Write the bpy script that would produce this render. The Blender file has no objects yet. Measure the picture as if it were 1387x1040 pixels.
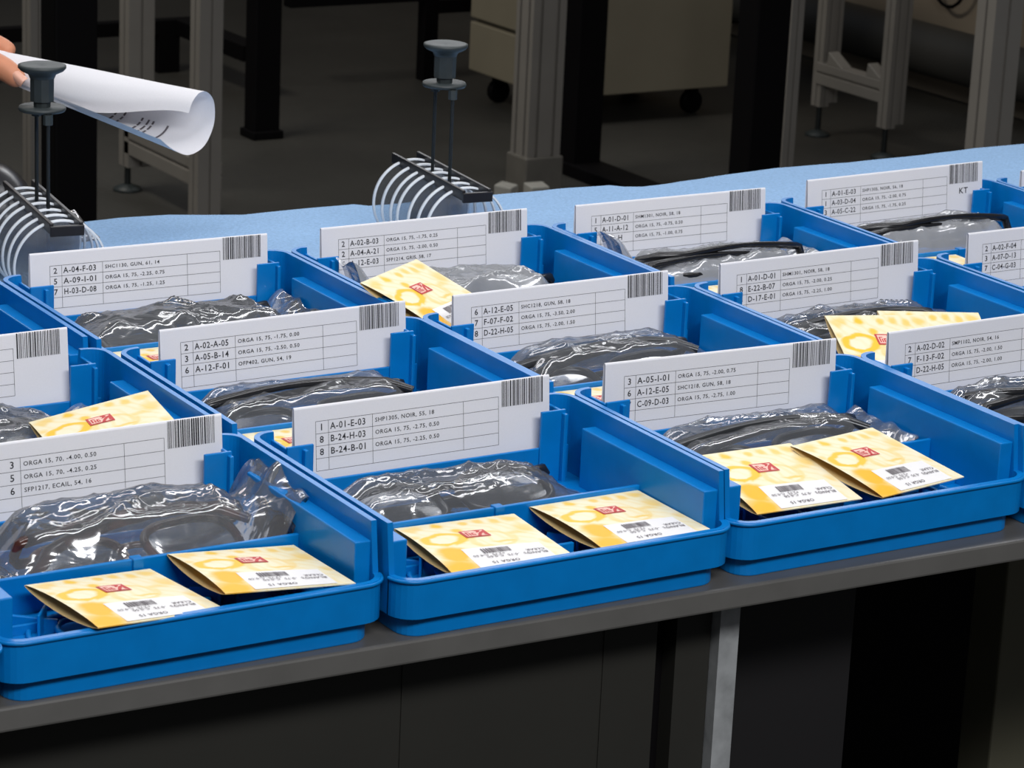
import bpy, bmesh, math, random
import numpy as np
from mathutils import Vector, Matrix, noise, Euler
R_ = math.radians
random.seed(4)
SC = bpy.context.scene
COL = SC.collection

# ------------------------------------------------------------------ camera
FPX, YAW, PITCH, ROLL = 3937.5, 0.55851, 0.29071, 0.04627
TT = 0.904                                    # height of the worktop
CAM = Vector((-0.33772, -1.36028, 0.47719 + 0.076 + TT))
def cam_axes():
    cy, sy, cp, sp, cr, sr = (math.cos(YAW), math.sin(YAW), math.cos(PITCH), math.sin(PITCH), math.cos(ROLL), math.sin(ROLL))
    f = Vector((sy*cp, cy*cp, -sp)); r = Vector((cy, -sy, 0)); u = r.cross(f)
    return r*cr + u*sr, u*cr - r*sr, f
CR, CU, CF = cam_axes()
cam_data = bpy.data.cameras.new('camera')
cam = bpy.data.objects.new('camera', cam_data); COL.objects.link(cam)
cam.matrix_world = Matrix(((CR.x, CU.x, -CF.x, CAM.x), (CR.y, CU.y, -CF.y, CAM.y), (CR.z, CU.z, -CF.z, CAM.z), (0, 0, 0, 1)))
cam_data.sensor_width = 36; cam_data.lens = FPX/1387*36
cam_data.clip_start = 0.05; cam_data.clip_end = 60
cam_data.dof.use_dof = True; cam_data.dof.focus_distance = 1.80; cam_data.dof.aperture_fstop = 45
SC.camera = cam

# ------------------------------------------------------------------ world, lamps, exposure
w = bpy.data.worlds.new('world'); SC.world = w; w.use_nodes = True
w.node_tree.nodes['Background'].inputs[0].default_value = (0.75, 0.80, 0.9, 1)
w.node_tree.nodes['Background'].inputs[1].default_value = 0.10
def area(name, loc, target, sx, sy, power, col=(1, 1, 1)):
    l = bpy.data.lights.new(name, 'AREA'); l.shape = 'RECTANGLE'; l.size = sx; l.size_y = sy; l.energy = power; l.color = col
    o = bpy.data.objects.new(name, l); COL.objects.link(o); o.location = loc
    o.rotation_euler = (Vector(target)-Vector(loc)).to_track_quat('-Z', 'Y').to_euler()
    return o
area('bench_lamp', (0.65, 0.05, 2.2), (0.65, 0.05, 0.9), 2.4, 0.14, 13, (0.97, 0.97, 1.0))
area('bench_lamp', (0.75, 0.85, 2.2), (0.75, 0.75, 0.9), 2.4, 0.14, 8, (0.97, 0.97, 1.0))
area('hall_lamp', (3.0, 4.4, 2.85), (0.7, 0.2, 0.9), 3.2, 0.9, 42, (0.97, 0.98, 1.0))
area('camera_side_fill', (0.1, -1.9, 2.45), (0.6, 0.1, 0.95), 1.6, 0.30, 44, (0.96, 0.97, 1.0))  # fill light added from the camera side to brighten upright faces
area('hall_lamp', (0.6, 4.3, 3.1), (3.6, 4.9, 0.2), 1.5, 0.4, 42, (1.0, 0.94, 0.84))
SC.view_settings.view_transform = 'Standard'; SC.view_settings.look = 'None'
SC.view_settings.gamma = 1.0; SC.view_settings.use_curve_mapping = False
SC.view_settings.exposure = 0.0

# ------------------------------------------------------------------ helpers
def at(u, v, axis, val):
    """point of the place seen at photograph pixel (u, v) on the plane axis = val"""
    d = CR*((u-693.5)/FPX) - CU*((v-520)/FPX) + CF
    t = (val-CAM[axis])/d[axis]
    return CAM + d*t

def srgb(r, g, b):
    f = lambda c: (c/255/12.92) if c/255 <= 0.04045 else ((c/255+0.055)/1.055)**2.4
    return (f(r), f(g), f(b), 1)

def mat(name, col, rough=0.5, metal=0.0, spec=0.5, **kw):
    m = bpy.data.materials.new(name); m.use_nodes = True
    b = m.node_tree.nodes['Principled BSDF']
    b.inputs['Base Color'].default_value = col; b.inputs['Roughness'].default_value = rough
    b.inputs['Metallic'].default_value = metal; b.inputs['Specular IOR Level'].default_value = spec
    for k, v in kw.items(): b.inputs[k.replace('_', ' ')].default_value = v
    return m

def noisy(m, scale, amount, bump=0.0, rough_var=0.0, stretch=(1, 1, 1), dist=0.001):
    """mottle the base colour by a noise and add a fine bump"""
    nt = m.node_tree; b = nt.nodes['Principled BSDF']
    tc = nt.nodes.new('ShaderNodeTexCoord'); mp = nt.nodes.new('ShaderNodeMapping'); mp.inputs['Scale'].default_value = stretch
    n = nt.nodes.new('ShaderNodeTexNoise'); n.inputs['Scale'].default_value = scale; n.inputs['Detail'].default_value = 5
    nt.links.new(tc.outputs['Object'], mp.inputs[0]); nt.links.new(mp.outputs[0], n.inputs['Vector'])
    c = b.inputs['Base Color'].default_value
    mr = nt.nodes.new('ShaderNodeMapRange'); mr.inputs['From Min'].default_value = 0.3; mr.inputs['From Max'].default_value = 0.7
    mr.inputs['To Min'].default_value = 1-amount; mr.inputs['To Max'].default_value = 1+amount
    mx = nt.nodes.new('ShaderNodeVectorMath'); mx.operation = 'SCALE'; mx.inputs[0].default_value = c[:3]
    nt.links.new(n.outputs['Fac'], mr.inputs['Value']); nt.links.new(mr.outputs[0], mx.inputs['Scale']); nt.links.new(mx.outputs[0], b.inputs['Base Color'])
    if bump:
        bp = nt.nodes.new('ShaderNodeBump'); bp.inputs['Strength'].default_value = bump; bp.inputs['Distance'].default_value = dist
        nt.links.new(n.outputs['Fac'], bp.inputs['Height']); nt.links.new(bp.outputs[0], b.inputs['Normal'])
    return m

class MB:
    def __init__(s): s.v = []; s.f = []; s.m = []; s.s = []
    def add(s, vs, fs, mi=0, smooth=False):
        o = len(s.v); s.v += [tuple(p) for p in vs]
        for f in fs: s.f.append([i+o for i in f]); s.m.append(mi); s.s.append(smooth)
        return s
    def box(s, x0, x1, y0, y1, z0, z1, mi=0, M=None):
        vs = [Vector(p) for p in ((x0, y0, z0), (x1, y0, z0), (x1, y1, z0), (x0, y1, z0), (x0, y0, z1), (x1, y0, z1), (x1, y1, z1), (x0, y1, z1))]
        if M: vs = [M @ p for p in vs]
        return s.add(vs, [(0, 3, 2, 1), (4, 5, 6, 7), (0, 1, 5, 4), (1, 2, 6, 5), (2, 3, 7, 6), (3, 0, 4, 7)], mi)
    def tube(s, path, rad, n=10, mi=0, closed=False, cap=True, smooth=True, flat=1.0):
        path = [Vector(p) for p in path]; N = len(path)
        if not hasattr(rad, '__len__'): rad = [rad]*N
        up = None; rings = []
        for i, p in enumerate(path):
            if closed: d = path[(i+1) % N]-path[i-1]
            else: d = path[min(i+1, N-1)]-path[max(i-1, 0)]
            d.normalize()
            if up is None: up = d.orthogonal().normalized() if abs(d.z) > 0.9 else Vector((0, 0, 1))
            a = (up-d*up.dot(d)); a = a.normalized() if a.length > 1e-6 else d.orthogonal().normalized()
            up = a; b = d.cross(a)
            rings.append([p + (a*math.cos(2*math.pi*k/n)*flat + b*math.sin(2*math.pi*k/n))*rad[i] for k in range(n)])
        vs = [q for r in rings for q in r]; fs = []
        for i in range(N if closed else N-1):
            j = (i+1) % N
            for k in range(n): fs.append((i*n+k, i*n+(k+1) % n, j*n+(k+1) % n, j*n+k))
        s.add(vs, fs, mi, smooth)
        if cap and not closed: s.add(rings[0][::-1]+rings[-1], [tuple(range(n)), tuple(range(n, 2*n))], mi)
        return s
    def lathe(s, prof, n=32, mi=0, c=(0, 0, 0), smooth=True):
        vs = [(c[0]+r*math.cos(2*math.pi*k/n), c[1]+r*math.sin(2*math.pi*k/n), c[2]+z) for r, z in prof for k in range(n)]
        fs = [(i*n+k, i*n+(k+1) % n, (i+1)*n+(k+1) % n, (i+1)*n+k) for i in range(len(prof)-1) for k in range(n)]
        return s.add(vs, fs, mi, smooth)
    def grid(s, fn, nu, nv, mi=0, smooth=True, flip=False):
        vs = [fn(i/nu, j/nv) for j in range(nv+1) for i in range(nu+1)]
        fs = [(j*(nu+1)+i, j*(nu+1)+i+1, (j+1)*(nu+1)+i+1, (j+1)*(nu+1)+i) for j in range(nv) for i in range(nu)]
        if flip: fs = [f[::-1] for f in fs]
        return s.add(vs, fs, mi, smooth)
    def merge(s, d, M=None, mi=0):
        vs, fs = d
        return s.add([(M @ Vector(p)) if M else p for p in vs], fs, mi)
    def build(s, name, mats, parent=None, bevel=0, seg=2, loc=None, rot=None, weld=False):
        me = bpy.data.meshes.new(name); me.from_pydata(s.v, [], s.f)
        for m in (mats if isinstance(mats, (list, tuple)) else [mats]): me.materials.append(m)
        me.polygons.foreach_set('material_index', s.m); me.polygons.foreach_set('use_smooth', s.s)
        if weld:
            b = bmesh.new(); b.from_mesh(me); bmesh.ops.remove_doubles(b, verts=b.verts, dist=1e-5); bmesh.ops.recalc_face_normals(b, faces=b.faces); b.to_mesh(me); b.free()
        me.update()
        o = bpy.data.objects.new(name, me); COL.objects.link(o)
        if parent: o.parent = parent
        if loc is not None: o.location = loc
        if rot is not None: o.rotation_euler = rot
        if bevel:
            bv = o.modifiers.new('bevel', 'BEVEL'); bv.width = bevel; bv.segments = seg; bv.limit_method = 'ANGLE'; bv.angle_limit = R_(35)
        return o

def tag(o, label, cat, group=None):
    o['label'] = label; o['category'] = cat
    if group: o['group'] = group
    return o
def empty(name, loc=(0, 0, 0), rot=(0, 0, 0)):
    o = bpy.data.objects.new(name, None); COL.objects.link(o); o.location = loc; o.rotation_euler = rot; o.empty_display_size = 0.02
    return o
def thing(name, label, cat, loc=(0, 0, 0), rot=(0, 0, 0), group=None):
    return tag(empty(name, loc, rot), label, cat, group)
def struct(o): o['kind'] = 'structure'; return o
def copy_tree(o, parent=None):
    c = o.copy(); COL.objects.link(c)
    if parent: c.parent = parent
    for ch in o.children: copy_tree(ch, c)
    return c

_tx = {}
def text2d(body, size):
    """lettering as flat polygons: (verts, faces, width), baseline at the origin"""
    k = (body, size)
    if k in _tx: return _tx[k]
    cu = bpy.data.curves.new('lettering', 'FONT'); cu.body = body; cu.size = size; cu.resolution_u = 2; cu.space_character = 1.12; cu.offset = size*0.012
    ob = bpy.data.objects.new('lettering', cu); COL.objects.link(ob)
    dg = bpy.context.evaluated_depsgraph_get(); dg.update()
    me = bpy.data.meshes.new_from_object(ob.evaluated_get(dg))
    vs = [tuple(v.co) for v in me.vertices]; fs = [tuple(p.vertices) for p in me.polygons]
    bpy.data.objects.remove(ob); bpy.data.curves.remove(cu); bpy.data.meshes.remove(me)
    _tx[k] = (vs, fs, max([v[0] for v in vs], default=0))
    return _tx[k]

def smoothstep(a, b, x):
    t = max(0, min(1, (x-a)/(b-a))); return t*t*(3-2*t)

# ------------------------------------------------------------------ materials
BLUE = noisy(mat('blue_plastic', (0.0, 0.178, 0.52, 1), 0.33, 0, 0.36), 60, 0.06, 0.05, dist=0.0006)
PAPER = noisy(mat('white_paper', (0.80, 0.79, 0.81, 1), 0.75, 0, 0.2), 900, 0.015)
INK = mat('printed_ink', (0.035, 0.035, 0.04, 1), 0.7, 0, 0.2)
CREAM_IN = mat('packet_inside', srgb(214, 186, 130), 0.8)
LABEL_W = mat('white_label', (0.82, 0.80, 0.79, 1), 0.55)
RED = mat('red_print', srgb(196, 62, 62), 0.6)
PALE_INK = mat('grey_label_ink', srgb(105, 98, 102), 0.7)
PINK = mat('pale_red_print', srgb(240, 196, 180), 0.6)
BLACK_PL = noisy(mat('black_acetate', (0.012, 0.012, 0.013, 1), 0.2, 0, 0.55), 50, 0.2)
GREY_PL = mat('gunmetal_frame', (0.05, 0.052, 0.055, 1), 0.28, 0.6, 0.5)
TORTOISE = noisy(mat('tortoise_acetate', (0.045, 0.014, 0.010, 1), 0.2, 0, 0.55), 90, 0.8)
KNOB = noisy(mat('dark_grey_plastic', (0.026, 0.034, 0.035, 1), 0.5, 0, 0.5), 120, 0.15)
BAR_BK = mat('black_plastic_bar', (0.011, 0.010, 0.011, 1), 0.4)
ROD = mat('dark_steel_rod', (0.04, 0.045, 0.045, 1), 0.35, 0.7)
RIM = mat('frosted_lens_edge', (0.72, 0.76, 0.80, 1), 0.45, 0, 0.5)
STEEL = noisy(mat('galvanised_steel', (0.38, 0.39, 0.39, 1), 0.5, 0.3), 60, 0.25, 0.1)
ALU = noisy(mat('aluminium_profile', (0.30, 0.28, 0.25, 1), 0.5, 0.25), 8, 0.06)
DARK_GROOVE = mat('groove_shadowless_black', (0.03, 0.03, 0.028, 1), 0.7)
BLACK_ST = mat('black_steel', (0.003, 0.0025, 0.003, 1), 0.6, 0, 0.12)
CAB = noisy(mat('beige_cabinet', (0.30, 0.265, 0.19, 1), 0.55), 6, 0.05)
WORKTOP = noisy(mat('grey_worktop', (0.11, 0.106, 0.098, 1), 0.40), 30, 0.08)
PANEL = noisy(mat('dark_olive_panel', (0.019, 0.018, 0.014, 1), 0.6), 8, 0.12)
PANEL_BK = mat('dark_panel', (0.009, 0.008, 0.0085, 1), 0.6)
SKIN = None

def make_skin():
    m = noisy(mat('skin', srgb(206, 138, 104), 0.5, 0, 0.4, Subsurface_Weight=0.12), 60, 0.08, 0.15, dist=0.0008)
    m.node_tree.nodes['Principled BSDF'].inputs['Subsurface Radius'].default_value = (0.006, 0.003, 0.0015)
    return m
SKIN = make_skin()
NAIL = mat('finger_nail', srgb(226, 170, 146), 0.3)

def film_mat(name, gl=1.0, haze=0.085):
    m = bpy.data.materials.new(name); m.use_nodes = True; nt = m.node_tree; nt.nodes.clear()
    out = nt.nodes.new('ShaderNodeOutputMaterial')
    tr = nt.nodes.new('ShaderNodeBsdfTransparent'); tr.inputs[0].default_value = (0.95, 0.96, 0.97, 1)
    df = nt.nodes.new('ShaderNodeBsdfDiffuse'); df.inputs[0].default_value = (0.8, 0.82, 0.85, 1)
    gs = nt.nodes.new('ShaderNodeBsdfGlossy'); gs.inputs['Roughness'].default_value = 0.13
    m1 = nt.nodes.new('ShaderNodeMixShader'); m2 = nt.nodes.new('ShaderNodeMixShader')
    m1.inputs[0].default_value = haze
    lw = nt.nodes.new('ShaderNodeLayerWeight'); lw.inputs[0].default_value = 0.38
    mr = nt.nodes.new('ShaderNodeMath'); mr.operation = 'MULTIPLY_ADD'; mr.inputs[1].default_value = 0.75*gl; mr.inputs[2].default_value = 0.09*gl
    tc = nt.nodes.new('ShaderNodeTexCoord'); n = nt.nodes.new('ShaderNodeTexNoise'); n.inputs['Scale'].default_value = 38; n.inputs['Detail'].default_value = 2.5; n.inputs['Distortion'].default_value = 1.2
    bp = nt.nodes.new('ShaderNodeBump'); bp.inputs['Strength'].default_value = 0.4; bp.inputs['Distance'].default_value = 0.004
    L = nt.links.new
    L(tc.outputs['Object'], n.inputs['Vector']); L(n.outputs['Fac'], bp.inputs['Height']); L(bp.outputs[0], gs.inputs['Normal'])
    L(lw.outputs['Fresnel'], mr.inputs[0]); L(mr.outputs[0], m2.inputs[0])
    L(tr.outputs[0], m1.inputs[1]); L(df.outputs[0], m1.inputs[2]); L(m1.outputs[0], m2.inputs[1]); L(gs.outputs[0], m2.inputs[2]); L(m2.outputs[0], out.inputs[0])
    return m
FILM = film_mat('clear_plastic_film')
FILM3 = film_mat('hazy_plastic_film', 1.1, 0.34)
FILM2 = film_mat('crinkled_plastic_film', 1.25, 0.10)
LENS = film_mat('clear_lens', 0.5, 0.03)
LENS.node_tree.nodes['Bump'].inputs['Strength'].default_value = 0
LENS_G = film_mat('grey_spectacle_lens', 0.7, 0.03)
LENS_G.node_tree.nodes['Bump'].inputs['Strength'].default_value = 0
LENS_G.node_tree.nodes['Transparent BSDF'].inputs[0].default_value = (0.40, 0.43, 0.43, 1)

def packet_mat():
    m = bpy.data.materials.new('yellow_printed_paper'); m.use_nodes = True; nt = m.node_tree; L = nt.links.new
    b = nt.nodes['Principled BSDF']; b.inputs['Roughness'].default_value = 0.5
    tc = nt.nodes.new('ShaderNodeTexCoord')
    n = nt.nodes.new('ShaderNodeTexNoise'); n.inputs['Scale'].default_value = 45; n.inputs['Detail'].default_value = 3; n.inputs['Distortion'].default_value = 1.0
    L(tc.outputs['Object'], n.inputs['Vector'])
    wv = nt.nodes.new('ShaderNodeTexWave'); wv.inputs['Scale'].default_value = 42; wv.inputs['Distortion'].default_value = 9; wv.inputs['Detail'].default_value = 2; wv.inputs['Detail Scale'].default_value = 1.0
    mpw = nt.nodes.new('ShaderNodeMapping'); mpw.inputs['Rotation'].default_value = (0, 0, R_(-38)); L(tc.outputs['Object'], mpw.inputs[0]); L(mpw.outputs[0], wv.inputs['Vector'])
    # warped coordinate for the painted blots
    wp = nt.nodes.new('ShaderNodeVectorMath'); wp.operation = 'MULTIPLY_ADD'; wp.inputs[1].default_value = (0.012, 0.012, 0); 
    L(n.outputs['Color'], wp.inputs[0]); L(tc.outputs['Object'], wp.inputs[2])
    def blot(u, v, r, soft, ring=None, sx=1.0, sy=1.0, amt=1.0):
        x, y = (u-0.5)*0.072+0.006, (0.5-v)*0.072+0.006
        su = nt.nodes.new('ShaderNodeVectorMath'); su.operation = 'SUBTRACT'; su.inputs[1].default_value = (x, y, 0); L(wp.outputs[0], su.inputs[0])
        ml = nt.nodes.new('ShaderNodeVectorMath'); ml.operation = 'MULTIPLY'; ml.inputs[1].default_value = (1/sx, 1/sy, 0); L(su.outputs[0], ml.inputs[0])
        ln = nt.nodes.new('ShaderNodeVectorMath'); ln.operation = 'LENGTH'; L(ml.outputs[0], ln.inputs[0]); src = ln.outputs['Value']
        if ring:
            s1 = nt.nodes.new('ShaderNodeMath'); s1.operation = 'SUBTRACT'; s1.inputs[1].default_value = ring; L(src, s1.inputs[0])
            a1 = nt.nodes.new('ShaderNodeMath'); a1.operation = 'ABSOLUTE'; L(s1.outputs[0], a1.inputs[0]); src = a1.outputs[0]
        mr = nt.nodes.new('ShaderNodeMapRange'); mr.interpolation_type = 'SMOOTHSTEP'
        mr.inputs['From Min'].default_value = r; mr.inputs['From Max'].default_value = r*soft; mr.inputs['To Min'].default_value = 0; mr.inputs['To Max'].default_value = amt
        L(src, mr.inputs['Value']); return mr.outputs[0]
    def mx(a, c):
        q = nt.nodes.new('ShaderNodeMath'); q.operation = 'MAXIMUM'; L(a, q.inputs[0]); L(c, q.inputs[1]); return q.outputs[0]
    soft = None
    for s in [blot(.22, .42, .0034, .3, ring=.0088, sx=1.25, sy=.85, amt=1.0), blot(.10, .12, .0075, .25, amt=.6), blot(.30, .10, .0065, .3, sx=.8, sy=1.25), blot(.39, .27, .005, .3, amt=.95), blot(.05, .30, .005, .2, amt=.5),
              blot(.52, .10, .005, .25, sx=.8, sy=1.2, amt=.8), blot(.64, .08, .0055, .25, sx=.8, sy=1.3, amt=.75), blot(.76, .12, .0055, .25, sx=.8, sy=1.2, amt=.7), blot(.90, .10, .008, .2, amt=.7), blot(.92, .32, .009, .2, amt=.6), blot(.80, .40, .006, .2, sx=1.6, sy=.7, amt=.5), blot(.64, .56, .0045, .2, sx=2.6, sy=.6, amt=.75), blot(.56, .50, .0028, .2, ring=.012, amt=.45), blot(.97, .62, .006, .2, amt=.45)]:
        soft = s if soft is None else mx(soft, s)
    hot = mx(blot(.15, .72, .0135, .55, sx=.9, sy=1.0), blot(.10, .92, .0135, .3, sx=1.2, sy=1.0, amt=1.0))
    def mixc(fac, A, Bc):
        q = nt.nodes.new('ShaderNodeMix'); q.data_type = 'RGBA'
        if isinstance(fac, float): q.inputs[0].default_value = fac
        else: L(fac, q.inputs[0])
        if isinstance(A, tuple): q.inputs[6].default_value = A
        else: L(A, q.inputs[6])
        if isinstance(Bc, tuple): q.inputs[7].default_value = Bc
        else: L(Bc, q.inputs[7])
        return q.outputs[2]
    mw = nt.nodes.new('ShaderNodeMapRange'); mw.inputs['From Min'].default_value = 0.45; mw.inputs['From Max'].default_value = 1; mw.inputs['To Max'].default_value = 0.42; L(wv.outputs['Fac'], mw.inputs['Value'])
    c = mixc(mw.outputs[0], (0.86, 0.775, 0.53, 1), (0.85, 0.66, 0.26, 1))
    mn = nt.nodes.new('ShaderNodeMapRange'); mn.inputs['From Min'].default_value = 0.5; mn.inputs['From Max'].default_value = 0.75; mn.inputs['To Max'].default_value = 0.8; L(n.outputs['Fac'], mn.inputs['Value'])
    c = mixc(mn.outputs[0], c, (0.88, 0.81, 0.61, 1))
    c = mixc(soft, c, (0.86, 0.53, 0.02, 1)); c = mixc(hot, c, (0.90, 0.46, 0.003, 1))
    L(c, b.inputs['Base Color'])
    return m
PACKET = packet_mat()

def cloth_mat():
    m = mat('light_blue_fleece', srgb(150, 184, 220), 0.95, 0, 0.1)
    return noisy(m, 400, 0.10, 0.5, dist=0.002)
CLOTH = cloth_mat()

def floor_mat():
    m = mat('dark_plate_floor', (0.062, 0.060, 0.054, 1), 0.55, 0, 0.35); nt = m.node_tree; L = nt.links.new; b = nt.nodes['Principled BSDF']
    tc = nt.nodes.new('ShaderNodeTexCoord'); mp = nt.nodes.new('ShaderNodeMapping'); mp.inputs['Scale'].default_value = (1, 1, 1); mp.inputs['Rotation'].default_value = (0, 0, R_(45))
    L(tc.outputs['Object'], mp.inputs[0])
    br = nt.nodes.new('ShaderNodeTexBrick'); br.inputs['Scale'].default_value = 26; br.inputs['Mortar Size'].default_value = 0.05; br.inputs['Color1'].default_value = (1, 1, 1, 1); br.inputs['Color2'].default_value = (0.85, 0.85, 0.85, 1); br.inputs['Mortar'].default_value = (0.45, 0.45, 0.45, 1)
    L(mp.outputs[0], br.inputs['Vector'])
    n = nt.nodes.new('ShaderNodeTexNoise'); n.inputs['Scale'].default_value = 1.6; n.inputs['Detail'].default_value = 6; L(tc.outputs['Object'], n.inputs['Vector'])
    mr = nt.nodes.new('ShaderNodeMapRange'); mr.inputs['From Min'].default_value = 0.3; mr.inputs['From Max'].default_value = 0.7; mr.inputs['To Min'].default_value = 0.75; mr.inputs['To Max'].default_value = 1.2; L(n.outputs['Fac'], mr.inputs['Value'])
    s1 = nt.nodes.new('ShaderNodeVectorMath'); s1.operation = 'SCALE'; L(br.outputs['Color'], s1.inputs[0]); L(mr.outputs[0], s1.inputs['Scale'])
    s2 = nt.nodes.new('ShaderNodeVectorMath'); s2.operation = 'MULTIPLY'; s2.inputs[1].default_value = (0.075, 0.072, 0.063); L(s1.outputs[0], s2.inputs[0]); L(s2.outputs[0], b.inputs['Base Color'])
    bp = nt.nodes.new('ShaderNodeBump'); bp.inputs['Strength'].default_value = 0.4; bp.inputs['Distance'].default_value = 0.003; L(br.outputs['Fac'], bp.inputs['Height']); L(bp.outputs[0], b.inputs['Normal'])
    return m

# ------------------------------------------------------------------ setting
fl = MB(); fl.box(-6, 11, -4, 14, -0.05, 0); struct(fl.build('floor', floor_mat()))
WALLM = noisy(mat('beige_wall', (0.26, 0.215, 0.16, 1), 0.7), 5, 0.08)
wl = MB(); wl.box(4.74, 4.90, 2.6, 14, 0, 2.6); struct(wl.build('wall_right', WALLM))
wb = MB(); wb.box(-6, 4.74, 13.8, 14, 0, 2.6); struct(wb.build('wall_back', WALLM))

# workbench (its front edge is not quite parallel to the rows of trays)
TR = R_(-1.8)
TMAT = Matrix.Translation((0.13, -0.1555, 0)) @ Matrix.Rotation(TR, 4, 'Z')
bench = thing('workbench', 'grey topped workbench carrying the blue trays, dark panels below', 'workbench', (0.13, -0.1555, 0), (0, 0, TR))
b = MB(); b.box(-1.2, 2.6, 0, 0.855, TT-0.013, TT); b.build('worktop', WORKTOP, bench, 0.0015)
b = MB(); b.box(-1.2, 0.405, 0.042, 0.055, 0.03, TT-0.016)
for x in (-0.35, -0.02, 0.245, 0.37): b.box(x, x+0.0012, 0.0412, 0.0425, 0.03, TT-0.016)
b.build('front_panel', PANEL, bench)
b = MB(); b.box(0.405, 0.418, 0.055, 0.07, 0.03, TT-0.016); b.build('panel_gap', BLACK_ST, bench)
b = MB(); b.box(0.418, 0.441, 0.042, 0.055, 0.03, TT-0.016); b.build('edge_panel', PANEL, bench)
b = MB(); b.box(0.4415, 0.4545, 0.034, 0.046, 0.03, TT-0.013); b.build('steel_strip', STEEL, bench)['label'] = 'galvanised metal upright strip'
b = MB(); b.box(0.456, 0.585, 0.10, 0.11, 0.03, TT-0.016); b.build('side_panel', PANEL_BK, bench)
b = MB(); b.box(-1.15, 2.55, 0.70, 0.71, 0.03, TT-0.016); b.build('dark_backing', BLACK_ST, bench)  # black sheet added to keep the space under the worktop dark
for x in (-1.1, 0.86, 2.5):
    for y in (0.12, 0.76):
        if x == 0.86 and y < 0.5: continue
        b = MB(); b.box(x, x+0.045, y, y+0.045, 0, TT-0.013); b.build('leg', BLACK_ST, bench, 0.002)
p = at(1357, 900, 1, 0.25)
b = MB(); b.box(-0.02, 0.02, -0.02, 0.02, 0, TT-0.013); o = b.build('leg', noisy(mat('olive_painted_leg', (0.16, 0.15, 0.10, 1), 0.55), 8, 0.1), bench, 0.002)
o.location = TMAT.inverted() @ Vector((p.x, p.y, 0)); o['label'] = 'olive painted leg'

# light blue fleece along the back of the bench
edge = [(-60, 318), (30, 309), (90, 303), (160, 294), (230, 290), (330, 290), (385, 284), (440, 279), (480, 276), (500, 278), (600, 269), (680, 262), (755, 255), (825, 250), (845, 252), (870, 252), (905, 248), (960, 239), (1050, 227), (1150, 219), (1250, 209), (1320, 200), (1387, 194), (1470, 184)]
EP = [at(u, v, 2, TT+0.004) for u, v in edge]
NV = 14
def cl_top(i, j):
    e = EP[i]; y0 = 0.388
    t = j/NV; k = e + (Vector((e.x-0.45, y0, e.z))-e)*0
    base = Vector((e.x - (e.y-y0)*0.5*t, e.y + (y0-e.y)*t, 0))
    wob = 0.0035*(noise.noise(Vector((base.x*14, base.y*14, 3)))+0.5) + 0.003*noise.noise(Vector((base.x*40, base.y*40, 1)))
    return Vector((base.x, base.y, TT+0.0035+max(0, wob)*min(1, t*5)))
cb = MB(); ne = len(EP)
# refine the edge
EP2 = []
for i in range(ne-1):
    for k in range(4): EP2.append(EP[i].lerp(EP[i+1], k/4))
EP2.append(EP[-1]); EP = [Vector((q.x, q.y+0.002*noise.noise(Vector((q.x*30, 0, 7))), q.z)) for q in EP2]; ne = len(EP)
vs = [cl_top(i, j) for j in range(NV+1) for i in range(ne)]
cb.add(vs, [(j*ne+i, (j+1)*ne+i, (j+1)*ne+i+1, j*ne+i+1) for j in range(NV) for i in range(ne-1)], 0, True)
rim = [vs[i] for i in range(ne)]
cb.add(rim+[Vector((q.x, q.y, TT+0.0005)) for q in rim], [(i, i+1, ne+i+1, ne+i) for i in range(ne-1)], 0)
tag(cb.build('fleece_cloth', CLOTH), 'light blue fleece cloth spread along the back of the workbench', 'cloth')

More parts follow.
